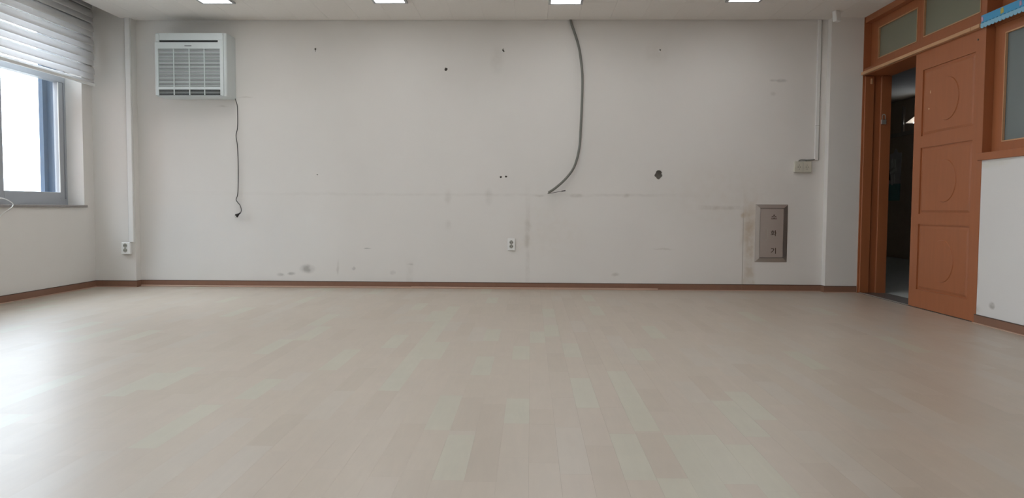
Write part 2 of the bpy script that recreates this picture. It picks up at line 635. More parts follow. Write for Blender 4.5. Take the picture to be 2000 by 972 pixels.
def project(p):
    d = Vector(p) - CAM_POS
    z = d.dot(F_)
    if z < 0.05:
        return None
    return (1000 + 1480 * d.dot(R_) / z, 486 - 1480 * d.dot(U_) / z)


# ================================================================== STRUCTURE
# ---- floor slab and planks
fl = MB().box(-4.62, XO, YB - 0.2, 0.1, -0.12, -0.004).build('floor', 'concrete')
struct(fl, 'pale wood-look plank floor of the empty classroom', 'floor')

PW = 0.0935
X0 = -0.002
PALE, PINK, BROWN, GREY = (0.448, 0.417, 0.320), (0.443, 0.367, 0.287), (0.420, 0.344, 0.265), (0.446, 0.383, 0.310)
# pale and brown planks that stand out in the photograph: strip, y far, y near, tone
FORCED = {
    -4: [(-4.27, -4.765, PALE)], -3: [(-4.30, -4.77, BROWN), (-4.82, -5.26, PALE), (-2.50, -2.95, PALE)],
    -2: [(-2.95, -3.4, PINK)], -1: [(-4.305, -4.672, PALE), (-3.10, -3.49, PALE)],
    0: [(-2.58, -2.99, PALE), (-4.68, -5.1, BROWN)], 3: [(-4.785, -5.24, PALE)],
    4: [(-4.265, -4.75, PALE), (-4.77, -5.22, BROWN)], 5: [(-4.79, -5.37, PALE), (-1.28, -1.80, PALE)],
    6: [(-3.14, -3.48, PALE)], -7: [(-1.36, -1.95, PALE), (-1.95, -2.50, PALE), (-2.5, -3.0, PALE), (-3.0, -3.6, PALE), (-3.6, -4.197, PALE)],
    -9: [(-2.75, -3.2, PALE)], 8: [(-2.3, -2.8, PALE), (-4.3, -4.8, PALE)], 2: [(-3.0, -3.42, PALE)],
}


def jit(t, a=0.012):
    k = 1 + random.uniform(-a, a)
    return (t[0] * k * (1 + random.uniform(-.006, .006)), t[1] * k, t[2] * k * (1 + random.uniform(-.01, .01)), 1.0)


planks = []
n0, n1 = math.floor((XL - X0) / PW), math.ceil((XR - X0) / PW)
for n in range(n0, n1):
    xa, xb = max(XL, X0 + n * PW), min(XR, X0 + (n + 1) * PW)
    if xb - xa < 0.003:
        continue
    fz = sorted(FORCED.get(n, []), key=lambda q: -q[0])
    y = 0.0
    first = True
    while y > YB + 1e-6:
        nxt = next((q for q in fz if abs(q[0] - y) < 1e-6), None)
        if nxt:
            ye, t = nxt[1], nxt[2]
        else:
            L = random.uniform(0.36, 0.56)
            if first:
                L *= random.uniform(0.3, 1)
            ye = y - L
            lim = [q[0] for q in fz if q[0] < y - 1e-6]
            if lim and ye < max(lim) + 0.12:
                ye = max(lim)
            r = random.random()
            t = PINK if r < 0.60 else BROWN if r < 0.76 else GREY if r < 0.93 else PALE
        first = False
        ye = max(ye, YB)
        planks.append((xa, xb, y, ye, jit(t)))
        y = ye


def plank_area(p):
    q = [project((x, y, 0)) for x, y in ((p[0], p[2]), (p[1], p[2]), (p[1], p[3]), (p[0], p[3]))]
    if any(a is None for a in q):
        return 0
    cx, cy = sum(a[0] for a in q) / 4, sum(a[1] for a in q) / 4
    if not (-20 < cx < 2020 and cy < 990):
        return 0
    return abs(sum(q[i][0] * q[(i + 1) % 4][1] - q[(i + 1) % 4][0] * q[i][1] for i in range(4))) / 2


planks.sort(key=plank_area, reverse=True)
GAP = 0.00012
bm = bmesh.new()
bmesh.ops.create_cube(bm, size=1.0)
unit = bpy.data.meshes.new('plank')
bm.to_mesh(unit)
bm.free()
unit.materials.append(M['floor'])
for xa, xb, ya, yb, t in planks[:300]:
    o = bpy.data.objects.new('plank', unit)
    o.scale = (xb - xa - 2 * GAP, ya - yb - 2 * GAP, 0.004)
    o.color = t
    COL.objects.link(o)
    o.parent = fl
    o.location = Vector(((xa + xb) / 2, (ya + yb) / 2, -0.002)) - WP['floor']
vs, fs, tones = [], [], []
for xa, xb, ya, yb, t in planks[300:]:
    k = len(vs)
    a, b_, c, d = xa + GAP, xb - GAP, yb + GAP, ya - GAP
    for z in (-0.004, 0.0):
        vs += [(a, c, z), (b_, c, z), (b_, d, z), (a, d, z)]
    fs += [(k + 4, k + 5, k + 6, k + 7), (k, k + 1, k + 5, k + 4), (k + 1, k + 2, k + 6, k + 5), (k + 2, k + 3, k + 7, k + 6), (k + 3, k, k + 4, k + 7)]
    tones += [t] * 5
me = bpy.data.meshes.new('plank_field')
me.from_pydata(vs, [], fs)
at = me.attributes.new('tone', 'FLOAT_COLOR', 'FACE')
for i, t in enumerate(tones):
    at.data[i].color = t
me.materials.append(M['floor_far'])
o = bpy.data.objects.new('plank_field', me)
COL.objects.link(o)
o.parent = fl
o.location = -WP['floor']
o['kind'] = 'stuff'

# ---- ceiling
mb = MB()
mb.box(BOX - 0.012, XO, YB - 0.2, 0.03, H + 0.012, H + 0.12)
mb.box(BOX - 0.012, BOX, YB, 0.03, H, H + 0.30)
mb.box(-4.62, BOX, YB - 0.2, 0.03, H + 0.26, H + 0.30)
ce = mb.build('ceiling', 'ceiling')
struct(ce, 'off-white board ceiling with thin seams', 'ceiling')
TX, TY = 0.143, -0.010
tiles = []
ys = [TY]
while ys[-1] > YB:
    ys.append(max(YB, -0.615 - 0.6 * (len(ys) - 1)))
xs = [BOX] + [TX + 0.3 * k for k in range(-14, 12) if BOX + 0.02 < TX + 0.3 * k < XR - 0.02] + [XR]
far_mb = MB()
proto = {}
for j in range(len(ys) - 1):
    for i in range(len(xs) - 1):
        if j >= 5:
            far_mb.box(xs[i] + 0.0006, xs[i + 1] - 0.0006, ys[j + 1] + 0.0006, ys[j] - 0.0006, H, H + 0.012)
            continue
        w, d = round(xs[i + 1] - xs[i] - 0.0012, 4), round(ys[j] - ys[j + 1] - 0.0012, 4)
        if (w, d) not in proto:
            t = MB().box(xs[i] + 0.0006, xs[i + 1] - 0.0006, ys[j + 1] + 0.0006, ys[j] - 0.0006, H, H + 0.012).build('ceiling_tile', 'ceiling', ce)
            proto[(w, d)] = t
        else:
            t = proto[(w, d)].copy()
            COL.objects.link(t)
            t.parent = ce
        t.location = Vector(((xs[i] + xs[i + 1]) / 2, (ys[j] + ys[j + 1]) / 2, H + 0.006)) - WP['ceiling']
far_mb.build('ceiling_tile_field', 'ceiling', ce, kind='stuff')


# ---- back wall with real holes
def blob(cx, cz, rx, rz, n, rough, seed):
    rnd = random.Random(seed)
    return [(cx + rx * (1 + rnd.uniform(-rough, rough)) * math.cos(2 * math.pi * k / n),
             cz + rz * (1 + rnd.uniform(-rough, rough)) * math.sin(2 * math.pi * k / n)) for k in range(n)]


big = [(1.236 + a * 0.00272, 1.103 - b * 0.00252) for a, b in
       [(-7, -13), (-3, -17), (3, -17), (7, -14), (10, -9), (8.5, -8), (9, -5), (11, -2), (10, 2), (8.5, 4), (7, 4.5), (5, 8), (3, 10.5),
        (-1, 11), (-5, 9), (-7, 5), (-11, 2), (-12, -2), (-10, -5), (-8, -9)]]
big = [(1.236 + (x - 1.236) * 1.28, 1.103 + (z - 1.103 + 0.008) * 1.25) for x, z in big]
holes = [big,
         [(-0.833 - .006, 2.133 + .017), (-0.833 + .013, 2.133 + .010), (-0.833 + .017, 2.133 + .001), (-0.833 + .004, 2.133 - .017), (-0.833 - .005, 2.133 - .017), (-0.833 - .017, 2.133 - .006)],
         blob(-2.106, 2.326, 0.008, 0.010, 10, .15, 3) , blob(-2.097, 1.109, 0.008, 0.006, 8, .2, 4),
         blob(-0.297, 1.094, 0.010, 0.011, 10, .25, 5), blob(-0.245, 1.099, 0.011, 0.009, 10, .25, 6),
         [(-0.292, 2.325), (-0.283, 2.320), (-0.279, 2.336), (-0.272, 2.312), (-0.262, 2.304), (-0.278, 2.296)],
         blob(1.232, 2.316, 0.008, 0.010, 9, .2, 8)]
me = filled([[(-4.3, -0.05), (3.2, -0.05), (3.2, 2.9), (-4.3, 2.9)]] + holes, 0.015)
mb = MB()
mb.bm.from_mesh(me)
for v in mb.bm.verts:
    v.co = Vector((v.co.x, -v.co.z + 0.015, v.co.y))
bmesh.ops.recalc_face_normals(mb.bm, faces=mb.bm.faces[:])
wb = mb.build('wall_back', 'wall_back')
struct(wb, 'long scuffed off-white back wall with drilled holes', 'wall')
MB().box(-4.62, XO, 0.03, 0.22, -0.12, 2.95).build('concrete_core', 'concrete', wb)
mb = MB()
mb.box(-2.1075, -2.1045, -0.002, 0.02, 2.300, 2.322)
mb.build('screw', 'cord', wb)
MB().prism([(-0.300, 2.290), (-0.288, 2.284), (-0.276, 2.298), (-0.283, 2.304)], 'y', -0.004, 0.0).build('torn_wallpaper', 'trunk', wb)
MB().prism([(1.214, 2.298), (1.222, 2.292), (1.230, 2.308), (1.224, 2.318)], 'y', -0.003, 0.0).build('torn_wallpaper', 'trunk', wb)

# ---- pilasters
p = MB().box(XL - 0.2, CXL, -PIL, 0.0, -0.05, 2.9).build('wall_pilaster_window_side', 'wall')
struct(p, 'shallow off-white pilaster in the corner beside the window', 'pilaster')
p = MB().box(CXR, XR, -PIL, 0.0, -0.05, H + 0.012).build('wall_pilaster_door_side', 'wall')
struct(p, 'shallow off-white pilaster beside the brown door frame', 'pilaster')

# ---- left wall with window openings
WIN = [(-2.125, -0.255), (-5.50, -3.25), (-8.30, -6.20)]
ZS, ZT = 0.80, 2.45
mb = MB()
mb.box(-4.62, XL, YB, 0.0, -0.05, ZS - 0.022)
mb.box(-4.62, XL, YB, 0.0, ZT, 2.9)
edges = [0.0] + [e for w in WIN for e in (w[1], w[0])] + [YB]
for i in range(0, len(edges), 2):
    mb.box(-4.62, XL, edges[i + 1], edges[i], ZS - 0.022, ZT)
wl = mb.build('wall_left', 'wall')
struct(wl, 'off-white window wall on the left', 'wall')
# ---- wall behind the camera
w = MB().box(-4.62, 6.3, YB - 0.2, YB, -0.1, 2.9).build('wall_front', 'wall')
struct(w, 'plain wall behind the camera', 'wall')
# ---- right wall
mb = MB()
mb.box(XR, XO, -4.6, -2.005, -0.05, 1.138)
mb.box(XR, XO, YB, -4.6, -0.05, H + 0.012)
mb.box(XR, XO, -PIL, 0.22, -0.05, H + 0.012)
wr = mb.build('wall_right', 'wall_r')
struct(wr, 'white lower wall under the brown corridor window', 'wall')

# ---- baseboards
ZB = 0.063


def baseboard(name, boxes, toes, label):
    e = empty(name, ((boxes[0][0] + boxes[0][1]) / 2, (boxes[0][2] + boxes[0][3]) / 2, 0))
    a, b, c = MB(), MB(), MB()
    for x0, x1, y0, y1 in boxes:
        a.box(x0, x1, y0, y1, 0.0, ZB - 0.005)
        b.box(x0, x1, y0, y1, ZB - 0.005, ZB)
    a.build('board', 'base', e)
    b.build('lip_shadow', 'base_edge', e)  # dark strip painted in as the shadow line along the lip
    if toes:
        for x0, x1, y0, y1 in toes:
            c.box(x0, x1, y0, y1, 0.0, 0.006)
        c.build('toe_strip', 'toe', e)
    struct(e, label, 'baseboard')
    return e


T = 0.009
baseboard('baseboard_back', [(CXL + T, 2.057, -T, 0.0), (2.0585, CXR, -T, 0.0)], [(1.25, CXR - T, -T - 0.006, -T)], 'brown baseboard along the long back wall')
baseboard('baseboard_left', [(XL, XL + T, YB, -PIL)], [(XL + T, XL + T + 0.010, YB, -PIL - T)], 'brown baseboard under the window')
baseboard('baseboard_pilaster_left', [(XL + T, CXL + T, -PIL - T, -PIL), (CXL, CXL + T, -PIL, 0)], [(XL + T, CXL + T, -PIL - T - 0.010, -PIL - T)], 'short brown baseboard around the pilaster in the window corner')
baseboard('baseboard_pilaster_right', [(CXR - T, XR - 0.012, -PIL - T, -PIL), (CXR - T, CXR, -PIL, 0)], [(CXR - T, XR - 0.012, -PIL - T - 0.010, -PIL - T)], 'short brown baseboard on the pilaster beside the door frame')
baseboard('baseboard_right', [(XR - T, XR, YB, -2.022)], [(XR - T - 0.010, XR - T, YB, -2.022)], 'brown baseboard under the corridor window')
t = MB().box(CXL + T, -1.173, -0.024, -T, 0.0, 0.015, 0.002).build('trim_1', 'toe')
struct(t, 'pale wood strip at the foot of the back wall, the longer left length', 'trim')
t = MB().box(-1.173, 1.242, -0.030, -T, 0.0, 0.018, 0.002).build('trim_2', 'toe')
struct(t, 'pale wood strip at the foot of the back wall under the hanging conduit', 'trim')

# ---- corridor beyond the door
CX = 6.14
c = MB().box(XO, CX + 0.2, YB, 10.0, -0.12, 0.0).build('floor_corridor', 'cor_floor')
struct(c, 'grey corridor floor beyond the open door', 'floor')
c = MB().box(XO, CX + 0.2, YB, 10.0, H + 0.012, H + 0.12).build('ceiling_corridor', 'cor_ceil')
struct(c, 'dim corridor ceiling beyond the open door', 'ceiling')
me = filled([[(YB, -0.1), (10.2, -0.1), (10.2, 2.7), (YB, 2.7)], [(5.285, 2.222), (4.2, 2.10), (4.2, 2.45), (4.99, 2.30)]], 0.06)
mb = MB()
mb.bm.from_mesh(me)
for v in mb.bm.verts:
    v.co = Vector((CX + 0.06 + v.co.z, v.co.x, v.co.y))
bmesh.ops.recalc_face_normals(mb.bm, faces=mb.bm.faces[:])
c = mb.build('wall_corridor', 'cor_wall')
struct(c, 'dark far wall of the corridor with a bright gap', 'wall')
mb = MB().box(CX - 0.03, CX, YB, 10.0, 2.02, 2.085)
mb.box(CX - 0.03, CX, 5.30, 5.36, 2.085, 2.50)
mb.build('picture_rail', 'cor_trim', c)
c = MB().box(XO - 0.19, XO, 0.22, 10.0, -0.1, 2.7).build('wall_corridor_near', 'cor_wall')
struct(c, 'corridor wall continuing past the classroom', 'wall')
c = MB().box(XO - 0.2, CX + 0.2, 10.0, 10.2, -0.1, 2.7).build('wall_corridor_end', 'cor_wall')
struct(c, 'far end wall of the corridor', 'wall')
c = MB().box(-90, -4.75, -60, 60, -4.2, -4.0).build('ground', 'ground')
struct(c, 'open ground outside below the windows', 'ground')

mb = MB().box(-22, -4.7, -26.0, -9.6, -4.0, 13.0)  # unseen wing, added to keep low sky light off the back-left wall
c = mb.build('added_sky_blocker', 'sky_blocker')
struct(c, 'added unseen wing outside that blocks the low sky', 'light blocker')


# ---- windows on the left wall
def left_window(n, y0, y1, bays, label):
    """y0 < y1; frame in the plane X -4.50 .. -4.43"""
    xa, xb = -4.50, -4.43
    w = empty('window_%d' % n, (-4.46, (y0 + y1) / 2, ZS))
    mb = MB()
    mb.box(xa, xb, y0, y0 + 0.022, ZS, ZT)
    mb.box(xa, xb, y1 - 0.022, y1, ZS, ZT)
    mb.box(xa, xb, y0 + 0.022, y1 - 0.022, ZS, ZS + 0.055)
    mb.box(xa, xb, y0 + 0.022, y1 - 0.022, ZT - 0.04, ZT)
    mb.box(xa, xb, y0 + 0.022, y1 - 0.022, 1.95, 2.03)
    mb.build('frame', 'alu', w)
    mb = MB()
    mb.box(-4.62, xa, y1 - 0.02, y1, ZS, ZT)
    mb.box(-4.62, xa, y0, y0 + 0.02, ZS, ZT)
    mb.box(-4.62, xa, y0 + 0.02, y1 - 0.02, ZS - 0.02, ZS + 0.02)
    mb.box(-4.635, -4.595, y1 - 0.085, y1 - 0.02, ZS + 0.02, ZT)
    mb.build('outer_frame', 'alu_out', w)
    ye = [y1 - 0.030 - (y1 - y0 - 0.06) * k / bays for k in range(bays + 1)]
    for k in range(bays):
        a, b = ye[k + 1] + 0.002, ye[k] - 0.002
        mb = MB()
        mb.box(xa + 0.012, xb - 0.006, b - 0.066, b, ZS + 0.048, 1.948, 0.003)
        mb.box(xa + 0.012, xb - 0.006, a, a + 0.066, ZS + 0.048, 1.948, 0.003)
        mb.box(xa + 0.012, xb - 0.006, a + 0.066, b - 0.066, ZS + 0.048, ZS + 0.118, 0.003)
        s = mb.build('sash', 'alu', w)
        MB().box(xa + 0.030, xa + 0.036, a + 0.064, b - 0.064, ZS + 0.116, 1.95).build('pane', 'glass', s)
        mb = MB()
        mb.box(xb - 0.012, xb - 0.004, b - 0.073, b - 0.066, ZS + 0.118, 1.947)
        mb.build('weather_strip', 'white_pl', s)
        MB().box(xa + 0.030, xa + 0.036, a + 0.02, b - 0.02, 2.03, ZT - 0.04).build('upper_pane', 'glass', w)
    MB().box(-4.43, XL + 0.022, y0 - 0.02, y1 + 0.02, ZS - 0.022, ZS, 0.003).build('sill', 'stone', w)
    struct(w, label, 'window')
    return w


left_window(1, WIN[0][0], WIN[0][1], 2, 'bright grey-framed window at the left edge of the picture')
left_window(5, WIN[1][0], WIN[1][1], 3, 'second grey-framed window nearer the camera on the left wall')
left_window(6, WIN[2][0], WIN[2][1], 2, 'third grey-framed window beside the camera on the left wall')

# ---- door set in the right wall
D = empty('door_1', (XR + 0.13, -1.05, 0))
struct(D, 'half-open orange-brown sliding door with three carved panels', 'door')
mb = MB()
mb.box(XR - 0.006, XO, -PIL - 0.012, -PIL, 0.0, H, 0.0)
mb.build('jamb', 'wood', D)
mb = MB()
mb.box(XR + 0.006, XR + 0.094, -0.122, -PIL - 0.012, 0.0, 2.05, 0.004)
mb.build('door_stop', 'wood', D)
mb = MB()
mb.box(XR + 0.155, XO - 0.005, -0.130, -PIL - 0.012, 0.0, 2.05, 0.004)
mb.build('door_stop', 'wood', D)
MB().box(XR + 0.054, XR + 0.070, -0.134, -0.122, 1.975, 2.026, 0.002).build('bumper', 'tan', D)
MB().box(XR, XO, -2.0, -PIL - 0.012, 2.055, 2.12).build('header', 'wood', D)
MB().box(XR, XO, -1.995, -PIL - 0.012, 2.545, H).build('top_rail', 'wood', D)
MB().box(XR - 0.004, XO, -2.034, -1.989, 0.0, H, 0.002).build('post', 'wood', D)
mb = MB().box(XR - 0.030, XR, -1.885, -PIL - 0.012, 2.060, 2.086, 0.002)
mb.box(XR - 0.030, XR, -1.990, -1.8885, 2.060, 2.086, 0.002)
mb.build('guide_rail', 'tan', D)
mb = MB().box(XR, XO, -1.988, -PIL - 0.012, -0.02, 0.003)
mb.build('threshold', 'track', D)
MB().box(XR + 0.004, XR + 0.012, -1.07, -0.13, 0.003, 0.008).build('floor_track', 'lock', D)
# leaf
YA, YC = -1.068, -1.986     # left and right edge as seen
XF = XR + 0.004             # front face of the leaf
PY0, PY1 = -1.905, -1.185
PZ = [(1.385, 1.912), (0.762, 1.292), (0.150, 0.678)]
mb = MB()
mb.box(XF, XF + 0.036, YA - (YA - PY1), YA, 0.006, 2.058)
mb.box(XF, XF + 0.036, YC, PY0, 0.006, 2.058)
zz = [0.006] + [v for a, b in reversed(PZ) for v in (a, b)] + [2.058]
for i in range(0, len(zz), 2):
    mb.box(XF, XF + 0.036, PY0, PY1, zz[i], zz[i + 1])
leaf = mb.build('leaf', 'wood', D)
for za, zb_ in PZ:
    # panel sunk 7 mm, with a sloping raised field and a carved disc
    b = bmesh.new()
    L0 = [(XF + 0.010, y, z) for y, z in ((PY0, za), (PY1, za), (PY1, zb_), (PY0, zb_))]
    k = 0.012
    L1 = [(XF + 0.010, y, z) for y, z in ((PY0 + k, za + k), (PY1 - k, za + k), (PY1 - k, zb_ - k), (PY0 + k, zb_ - k))]
    k = 0.030
    L2 = [(XF + 0.003, y, z) for y, z in ((PY0 + k, za + k), (PY1 - k, za + k), (PY1 - k, zb_ - k), (PY0 + k, zb_ - k))]
    V = [[b.verts.new(q) for q in L] for L in (L0, L1, L2)]
    for i in range(2):
        for j in range(4):
            b.faces.new((V[i][j], V[i][(j + 1) % 4], V[i + 1][(j + 1) % 4], V[i + 1][j]))
    b.faces.new(V[2])
    Bk = [b.verts.new((XF + 0.028, q[1], q[2])) for q in L0]
    for j in range(4):
        b.faces.new((V[0][j], V[0][(j + 1) % 4], Bk[(j + 1) % 4], Bk[j]))
    b.faces.new(Bk)
    bmesh.ops.recalc_face_normals(b, faces=b.faces[:])
    mb = MB()
    mb._add(b)
    mb.build('panel', 'wood', leaf)
    MB().disc((XF + 0.0032, -1.548, (za + zb_) / 2 - 0.012), 'x', 0.163, -0.006, 48, 0.004).build('disc', 'wood', leaf)
for y, z, w_, h_ in ((-1.305, 1.722, 0.007, 0.028), (-1.290, 1.592, 0.010, 0.014)):
    MB().prism([(y - w_, z - h_ * .2), (y + w_ * .3, z - h_ * .5), (y + w_, z), (y + w_ * .2, z + h_ * .5)], 'x', XF + 0.0015, XF + 0.0035).build('paint_chip', 'chip', leaf)
MB().disc((XF, -1.930, 1.99), 'x', 0.007, -0.004, 12).build('bolt', 'track', leaf)


# ---- transom and corridor windows (brown sashes, frosted panes)
def right_window(n, y0, y1, z0, z1, st, pane, label, xs=XR + 0.060, bead=0.007):
    """sash plane xs; y0<y1, z0<z1 are the outer limits of the sash; st=(left,right,bottom,top) widths as seen"""
    w = empty('window_%d' % n, (xs, (y0 + y1) / 2, z0))
    l, r, bt, tp = st
    mb = MB()
    mb.box(xs, xs + 0.04, y1 - l, y1, z0, z1)
    mb.box(xs, xs + 0.04, y0, y0 + r, z0, z1)
    mb.box(xs, xs + 0.04, y0 + r, y1 - l, z0, z0 + bt)
    mb.box(xs, xs + 0.04, y0 + r, y1 - l, z1 - tp, z1)
    mb.build('sash', 'wood', w)
    a, b, c_, d_ = y0 + r, y1 - l, z0 + bt, z1 - tp
    mb = MB()
    mb.box(xs - 0.004, xs + 0.012, b - bead, b + 0.001, c_, d_)
    mb.box(xs - 0.004, xs + 0.012, a - 0.001, a + bead, c_, d_)
    mb.box(xs - 0.004, xs + 0.012, a, b, c_ - 0.001, c_ + bead)
    mb.box(xs - 0.004, xs + 0.012, a, b, d_ - bead, d_ + 0.001)
    mb.build('bead', 'tan', w)
    MB().box(xs + 0.014, xs + 0.019, a, b, c_, d_).build('pane', pane, w)
    struct(w, label, 'window')
    return w


right_window(2, -1.005, -0.104, 2.121, 2.544, (0.146, 0.048, 0.066, 0.074), 'frost', 'frosted transom window above the open doorway')
right_window(3, -1.988, -1.007, 2.121, 2.544, (0.052, 0.135, 0.078, 0.036), 'frost', 'frosted transom window above the closed door leaf')
W4 = right_window(4, -3.20, -2.036, 1.192, 2.055, (0.115, 0.075, 0.066, 0.064), 'frost_b', 'brown-framed frosted corridor window at the right edge of the picture')
MB().box(XR - 0.018, XO, -4.6, -2.002, 1.138, 1.190, 0.004).build('sill', 'wood', W4)
MB().box(XR + 0.05, XO - 0.04, -4.6, -2.036, 2.056, 2.17).build('head_rail', 'wood', W4)
MB().box(XR, XO, -4.6, -2.036, 2.545, H).build('top_rail', 'wood', W4)
mb = MB().box(XR + 0.10, XR + 0.14, -4.6, -2.036, 2.17, 2.545)
mb.build('upper_board', 'wood', W4)
MB().box(XR, XO, -3.26, -3.205, 1.19, 2.545).build('post', 'wood', W4)
right_window(7, -4.55, -3.262, 1.192, 2.055, (0.115, 0.075, 0.066, 0.064), 'frost_b', 'brown-framed frosted corridor window nearer the camera')

# ================================================================== THINGS
# ---- air conditioner
AX0, AX1, AZ0, AZ1, AF = -3.566, -2.890, 1.836, 2.432, -0.25
ac = empty('air_conditioner', ((AX0 + AX1) / 2, -0.12, AZ0))
tag(ac, 'white slatted air conditioner mounted high on the back wall', 'air conditioner')
mb = MB()
# body profile rounded at the right and left front corners (x, y polygon extruded in z)
prof = [(AX0, 0.0), (AX0, AF + 0.06)]
for k in range(7):
    a = math.pi + k * (math.pi / 2) / 6
    prof.append((AX0 + 0.018 + 0.018 * math.cos(a), AF + 0.036 + 0.018 * math.sin(a)))
for k in range(7):
    a = 1.5 * math.pi + k * (math.pi / 2) / 6
    prof.append((AX1 - 0.022 + 0.022 * math.cos(a), AF + 0.040 + 0.022 * math.sin(a)))
prof += [(AX1, 0.0)]
mb.prism(prof, 'z', AZ0, AZ1 - 0.004, 0.003)
body = mb.build('body', 'ac', ac)
FXL, FXR = AX0 + 0.004, -2.914
GX0, GX1 = -3.533, -2.944
mb = MB()   # front panel as a frame around the two grilles
mb.box(FXL, GX0, AF, AF + 0.022, AZ0 + 0.006, 2.338)
mb.box(GX1, FXR, AF, AF + 0.022, AZ0 + 0.006, 2.338)
mb.box(GX0, GX1, AF, AF + 0.022, 2.276, 2.338)
mb.box(GX0, GX1, AF, AF + 0.022, 1.896, 1.918)
mb.box(GX0, GX1, AF, AF + 0.022, AZ0 + 0.006, 1.845)
mb.build('front_panel', 'ac', ac)
MB().box(GX0 - 0.005, GX1 + 0.005, AF + 0.0140, AF + 0.0178, 1.915, 2.28).build('filter', 'ac_mid', ac)
MB().box(GX0 - 0.005, GX1 + 0.005, AF + 0.0140, AF + 0.0178, 1.84, 1.90).build('vent_cavity', 'ac_dark', ac)
grille = MB().box(-3.391, -3.383, AF + 0.001, AF + 0.012, 1.918, 2.276).build('intake_grille', 'ac', ac)
for xg in (-3.238, -3.095):
    MB().box(xg - 0.004, xg + 0.004, AF + 0.001, AF + 0.012, 1.918, 2.276).build('divider', 'ac', grille)
pitch = (2.276 - 1.918) / 28
slat0 = None
for k in range(28):
    zc = 2.276 - (k + 0.72) * pitch
    if slat0 is None:
        slat0 = MB().box(GX0, GX1, AF + 0.003, AF + 0.010, zc - pitch * 0.27, zc + pitch * 0.27, 0.001).build('slat', 'ac', grille)
        s = slat0
    else:
        s = slat0.copy()
        COL.objects.link(s)
        s.parent = grille
    s.location = Vector(((GX0 + GX1) / 2, AF + 0.0065, zc)) - WP[grille.name]
lower = MB().box(-3.391, -3.383, AF + 0.001, AF + 0.012, 1.845, 1.896).build('lower_vent', 'ac', ac)
for xg in (-3.238, -3.095):
    MB().box(xg - 0.004, xg + 0.004, AF + 0.001, AF + 0.012, 1.845, 1.896).build('divider', 'ac', lower)
s0 = None
for k in range(3):
    zc = 1.896 - (k + 1) * 0.0128
    if s0 is None:
        s0 = MB().box(GX0, GX1, AF + 0.006, AF + 0.010, zc - 0.0011, zc + 0.0011).build('vane', 'ac', lower)
        s = s0
    else:
        s = s0.copy()
        COL.objects.link(s)
        s.parent = lower
    s.location = Vector(((GX0 + GX1) / 2, AF + 0.008, zc)) - WP[lower.name]
MB().box(-3.523, FXR, AF + 0.002, AF + 0.03, 2.358, 2.425, 0.004, 2).build('outlet_flap', 'ac', ac)
MB().box(-3.560, -3.524, AF + 0.006, AF + 0.03, 2.340, 2.418, 0.003).build('end_cap', 'ac', ac)
MB().box(-3.521, -2.963, AF + 0.012, AF + 0.0285, 2.341, 2.358).build('outlet_slot', 'ac_dark', ac)
MB().box(-2.963, FXR, AF + 0.004, AF + 0.03, 2.338, 2.359).build('flap_hinge', 'ac', ac)
mb = MB()   # unreadable maker's badge: seven small letter blocks
for k in range(7):
    mb.box(-3.278 + k * 0.0095, -3.278 + k * 0.0095 + 0.0075, AF - 0.0012, AF + 0.001, 2.300, 2.309)
mb.build('badge', 'ac_logo', ac)
MB().box(-3.29, -3.25, AF + 0.10, AF + 0.13, AZ1 - 0.006, AZ1 + 0.006).build('top_clip', 'ac', ac)
cord_pts = [(-2.915, -0.07, 1.850), (-2.898, -0.035, 1.853), (-2.885, -0.018, 1.818), (-2.876, -0.013, 1.770), (-2.8745, -0.012, 1.661), (-2.878, -0.012, 1.560),
            (-2.892, -0.014, 1.486), (-2.882, -0.012, 1.40), (-2.876, -0.012, 1.261), (-2.877, -0.012, 1.061), (-2.884, -0.012, 0.918), (-2.8995, -0.014, 0.864),
            (-2.886, -0.018, 0.838), (-2.860, -0.022, 0.808), (-2.845, -0.026, 0.765), (-2.848, -0.032, 0.738), (-2.857, -0.034, 0.724)]
cd = MB().tube(spline(cord_pts, 5), 0.0042, 8).build('power_cord', 'cord', ac)
d = Vector((-0.78, -0.15, -0.6)).normalized()
p0 = Vector((-2.853, -0.033, 0.731))
pl = MB().tube([p0, p0 + d * 0.016, p0 + d * 0.022, p0 + d * 0.036, p0 + d * 0.040, p0 + d * 0.050], 0.01, 14, [0.0065, 0.0075, 0.010, 0.0155, 0.019, 0.0185])
pl.build('plug', 'black', cd)
side = Vector((0.6, 0.0, -0.78))
mb = MB()
for s_ in (-1, 1):
    q = p0 + d * 0.05 + side * 0.0095 * s_
    mb.tube([q, q + d * 0.017], 0.0024, 8)
mb.build('pin', 'lock', cd)

# ---- hanging flexible conduit
hp = [(0.366, -0.016, 2.612), (0.378, -0.020, 2.56), (0.402, -0.026, 2.490), (0.438, -0.034, 2.378), (0.464, -0.040, 2.256), (0.484, -0.046, 2.061), (0.482, -0.046, 1.816),
      (0.474, -0.046, 1.570), (0.461, -0.046, 1.372), (0.417, -0.048, 1.199), (0.333, -0.054, 1.078), (0.234, -0.062, 0.988), (0.168, -0.068, 0.944)]
fine = spline(hp, 12)
dense = []
for i in range(len(fine) - 1):
    L = (fine[i + 1] - fine[i]).length
    k = max(1, round(L / 0.0028))
    dense += [fine[i].lerp(fine[i + 1], j / k) for j in range(k)]
dense.append(fine[-1])
hose = MB().tube(dense, 0.0125, 12, [0.0125 if (i // 1) % 2 else 0.0112 for i in range(len(dense))]).build('flexible_conduit', 'conduit')
tag(hose, 'grey corrugated cable conduit hanging loose from the ceiling edge', 'conduit')
MB().tube(spline([(0.185, -0.066, 0.952), (0.160, -0.072, 0.936), (0.20, -0.076, 0.940), (0.26, -0.076, 0.951), (0.324, -0.074, 0.962)], 5), 0.0026, 6).build('wire', 'cord', hose)
MB().tube([(0.292, -0.075, 0.957), (0.324, -0.074, 0.962), (0.331, -0.074, 0.9635)], 0.0045, 8).build('wire_cap', 'black', hose)


